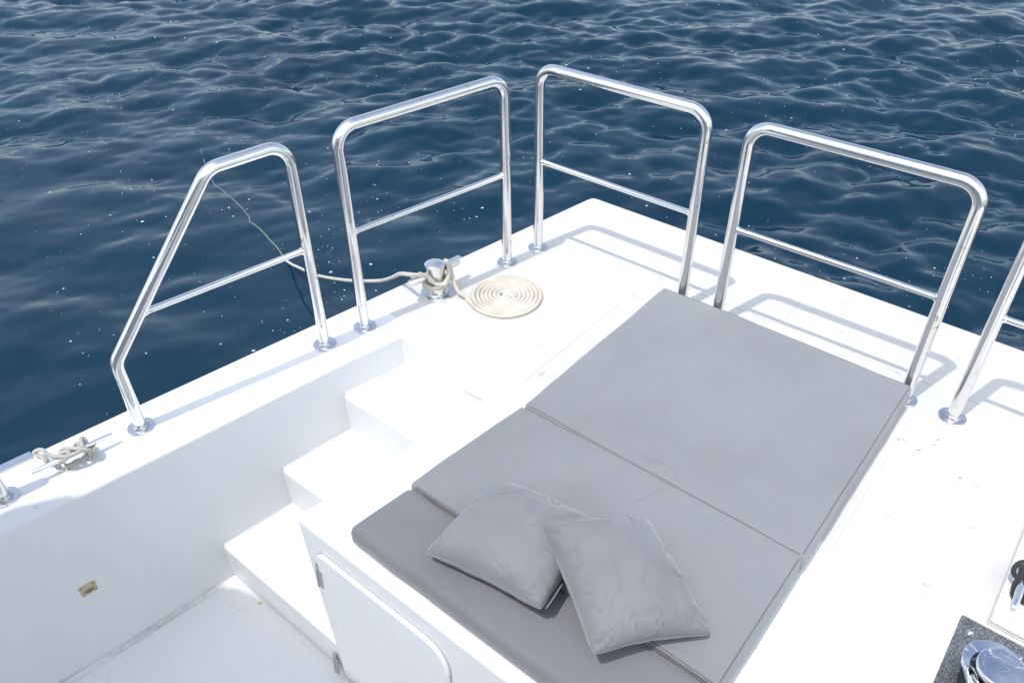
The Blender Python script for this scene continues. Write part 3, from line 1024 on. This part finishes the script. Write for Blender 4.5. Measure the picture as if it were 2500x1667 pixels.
air = [bp(-84, .050, .110), bp(-101, .085, .120), (-.060, -1.190, .128), (-.150, -1.154, .075), (-.245, -1.117, -.002), (-.411, -1.052, -.120), (-.798, -.900, -.359), (-1.190, -.747, -.584), (-1.562, -.601, -.785), (-1.868, -.481, -.925), (-2.095, -.392, -1.030)]
end = Vector((-2.257, -.335, sea_at(-2.257, -.335)))
ropemesh('trailing_line', air + [tuple(end)], M_ROPE, rope, ORG, seg=12, step=.007)
wet = [(-2.257, -.335), (-2.399, -.28), (-2.558, -.233), (-2.719, -.188), (-2.877, -.167), (-2.947, -.123), (-3.115, -.068), (-3.251, -.033),
       (-3.39, -.007), (-3.53, .042), (-3.636, .055), (-3.847, .137), (-4.139, .275), (-4.342, .394), (-4.441, .513), (-4.608, .599)]
fine = spline([(x, y, 0) for x, y in wet], .03)
wp = []
for i, p in enumerate(fine):
    t = i / (len(fine) - 1)
    wp.append((p.x, p.y, sea_at(p.x, p.y) + .0025 - .006 * t))
ropemesh('sunken_line', wp, M_ROPESUNK, rope, ORG, seg=10, step=.012, r=.0052, taper=.5, label='submerged stretch of the rope, drawn at the surface in water-tinted green')

# grey rope on the left cleat
g = [(-.3812, -2.5522, .02), (-.3723, -2.5439, .03), (-.3555, -2.532, .036), (-.308, -2.5315, .046), (-.2734, -2.5255, .055), (-.2518, -2.5183, .062), (-.2261, -2.4975, .064), (-.222, -2.4752, .064), (-.2219, -2.4586, .06), (-.2231, -2.4428, .045), (-.2268, -2.431, .03), (-.234, -2.434, .02), (-.2424, -2.4548, .014), (-.2484, -2.4821, .012), (-.2536, -2.5111, .012), (-.2597, -2.5297, .014), (-.2649, -2.5341, .022), (-.2551, -2.5262, .036), (-.2345, -2.512, .055), (-.2309, -2.4944, .066), (-.2443, -2.4949, .07), (-.2629, -2.5069, .06), (-.2776, -2.5042, .056), (-.2745, -2.492, .06), (-.2454, -2.4735, .066), (-.2173, -2.4567, .066), (-.2117, -2.438, .05), (-.227, -2.423, .036), (-.2544, -2.4213, .025), (-.2679, -2.4298, .02), (-.2614, -2.4321, .04), (-.2683, -2.4289, .055), (-.2765, -2.432, .06), (-.2621, -2.4421, .066), (-.2319, -2.4516, .068), (-.2257, -2.4521, .05)]
o = MB()
o.sweep(spline(g, .005), .0066, 14)
o.sweep(spline([(-.2470, -2.447, .05), (-.2535, -2.451, .06), (-.2729, -2.4537, .056), (-.2788, -2.4602, .045), (-.2733, -2.4604, .03)], .005), .0060, 14)
o.sweep(spline([(-.3812, -2.5522, .018), (-.352, -2.540, .014), (-.328, -2.543, .02), (-.300, -2.545, .03)], .005), .0062, 14)
tag(o.build('cleat_line', M_ROPEGREY, angle=180, fix=False), 'short grey braided rope knotted in a figure of eight on the left cleat', 'rope')
# black rope on the hatch cleat
o = MB()
o.sweep(spline([(2.1555, -1.1838, .02), (2.1496, -1.1802, .03), (2.1445, -1.1699, .045), (2.144, -1.1512, .055), (2.1355, -1.1465, .06), (2.1293, -1.137, .062), (2.1298, -1.1174, .062), (2.1364, -1.0962, .06), (2.1474, -1.0784, .055), (2.1589, -1.0694, .045), (2.178, -1.075, .03)], .005), .0064, 14)
o.sweep(spline([(2.139, -1.085, .05), (2.1408, -1.1043, .062), (2.1448, -1.1282, .066), (2.1464, -1.1468, .064), (2.1475, -1.1588, .058), (2.152, -1.170, .046), (2.153, -1.182, .03)], .005), .0064, 14)
o.sweep(spline([(2.150, -1.105, .066), (2.1560, -1.135, .066), (2.1640, -1.158, .060), (2.1740, -1.176, .045), (2.1790, -1.190, .022)], .005), .0066, 14)
o.sweep(spline([(2.162, -1.085, .055), (2.165, -1.120, .064), (2.170, -1.150, .058), (2.185, -1.165, .04)], .005), .0064, 14)
tag(o.build('cleat_line', M_ROPEBLACK, angle=180, fix=False), 'black braided rope looped on the cleat at the right edge', 'rope')

# ------------------------------------------------------------------ litter on the cockpit floor
mb = MB(); mb.poly([(.128, -2.237), (.134, -2.243), (.141, -2.238), (.146, -2.228), (.137, -2.231)], -.6695, -.6680)
tag(mb.build('leaf_scrap', M_LEAF, smooth=False), 'tiny yellow leaf scrap on the cockpit floor below the lowest step', 'leaf')
mb = MB()
for k in range(70):
    if k < 34: x, y = random.gauss(.09, .055), -2.27 - abs(random.gauss(0, .05))
    else: x, y = random.uniform(-.05, .75), random.uniform(-2.85, -2.28)
    if x < wl(y, -.671) + .03: continue
    r = random.choice([.0008, .0010, .0012, .0016])
    mb.lathe([(0, 0), (r, 0), (r * .6, r * .6), (0, r * .7)], 6, (x, y, -.6712))
tag(mb.build('grit', M_TANDARK, fix=False), 'dark specks of grit scattered on the cockpit floor', 'grit', kind='stuff')

# ------------------------------------------------------------------ light
EL, AZ = math.radians(68.5), math.radians(75.5 + 180)      # direction TO the sun
to_sun = Vector((math.cos(EL) * math.cos(AZ), math.cos(EL) * math.sin(AZ), math.sin(EL)))
sd = bpy.data.lights.new('sun', 'SUN'); sd.energy = 2.05; sd.angle = math.radians(.9); sd.color = (1, .975, .935)
so = link(bpy.data.objects.new('sun', sd)); so.rotation_euler = to_sun.to_track_quat('Z', 'Y').to_euler()
so.location = (0, -3, 8)
w = bpy.data.worlds.new('World'); scene.world = w; w.use_nodes = True
nt = w.node_tree
sky = nt.nodes.new('ShaderNodeTexSky'); sky.sky_type = 'NISHITA'; sky.sun_disc = False
sky.sun_elevation = EL; sky.sun_rotation = math.atan2(to_sun.x, to_sun.y)
sky.air_density = 1.0; sky.dust_density = 1.0; sky.ozone_density = 1.0
bg = nt.nodes['Background']; bg.inputs['Strength'].default_value = .15
# unseen bright cloud added over the blue to lift the fill light
tc = nt.nodes.new('ShaderNodeTexCoord'); sp = nt.nodes.new('ShaderNodeSeparateXYZ'); nt.links.new(tc.outputs['Generated'], sp.inputs[0])
def wmath(op, a, b):
    n = nt.nodes.new('ShaderNodeMath'); n.operation = op
    for i, v in enumerate((a, b)):
        if isinstance(v, (int, float)): n.inputs[i].default_value = v
        else: nt.links.new(v, n.inputs[i])
    return n.outputs[0]
zz = wmath('ADD', wmath('MAXIMUM', sp.outputs['Z'], 0.0), .18)
cb = nt.nodes.new('ShaderNodeCombineXYZ')
nt.links.new(wmath('DIVIDE', sp.outputs['X'], zz), cb.inputs[0]); nt.links.new(wmath('DIVIDE', sp.outputs['Y'], zz), cb.inputs[1])
cn = nt.nodes.new('ShaderNodeTexNoise'); cn.inputs['Scale'].default_value = .9; cn.inputs['Detail'].default_value = 6
nt.links.new(cb.outputs[0], cn.inputs['Vector'])
cf = ramp(nt, cn.outputs['Fac'], [(.36, (.10, .10, .10)), (.66, (.78, .78, .78))])
cf = wmath('MULTIPLY', cf, wmath('MINIMUM', wmath('MULTIPLY', wmath('MAXIMUM', sp.outputs['Z'], 0.0), 3.4), 1.0))
# added cloud kept behind the view for fill; blue left ahead for reflections
side = wmath('ADD', wmath('MULTIPLY', sp.outputs['X'], .58), wmath('MULTIPLY', sp.outputs['Y'], -.70))
wgt = wmath('MINIMUM', wmath('MAXIMUM', wmath('ADD', side, .42), .14), 1.0)
cf = wmath('MULTIPLY', cf, wgt)
cm = nt.nodes.new('ShaderNodeMix'); cm.data_type = 'RGBA'
nt.links.new(cf, cm.inputs[0]); nt.links.new(sky.outputs[0], cm.inputs[6]); cm.inputs[7].default_value = (17.0, 17.2, 17.4, 1)
hs = nt.nodes.new('ShaderNodeHueSaturation'); hs.inputs['Saturation'].default_value = .90
nt.links.new(cm.outputs[2], hs.inputs['Color']); nt.links.new(hs.outputs[0], bg.inputs['Color'])

# ------------------------------------------------------------------ camera
cd = bpy.data.cameras.new('camera'); co = link(bpy.data.objects.new('camera', cd))
cd.sensor_width = 36; cd.lens = 28.193; cd.clip_start = .02; cd.clip_end = 20000
rt = Vector((.7748556, .6320871, -.0080474)); dn = Vector((.3840000, -.4807695, -.7882922)); fw = Vector((-.5021383, .6077224, -.6152484))
co.matrix_world = Matrix(((rt.x, -dn.x, -fw.x, 1.934629), (rt.y, -dn.y, -fw.y, -2.967922), (rt.z, -dn.z, -fw.z, 1.85097), (0, 0, 0, 1)))
scene.camera = co

vs = scene.view_settings
vs.view_transform = 'Standard'; vs.look = 'None'; vs.exposure = .43; vs.gamma = 1.0; vs.use_curve_mapping = False
scene.cycles.use_denoising = True
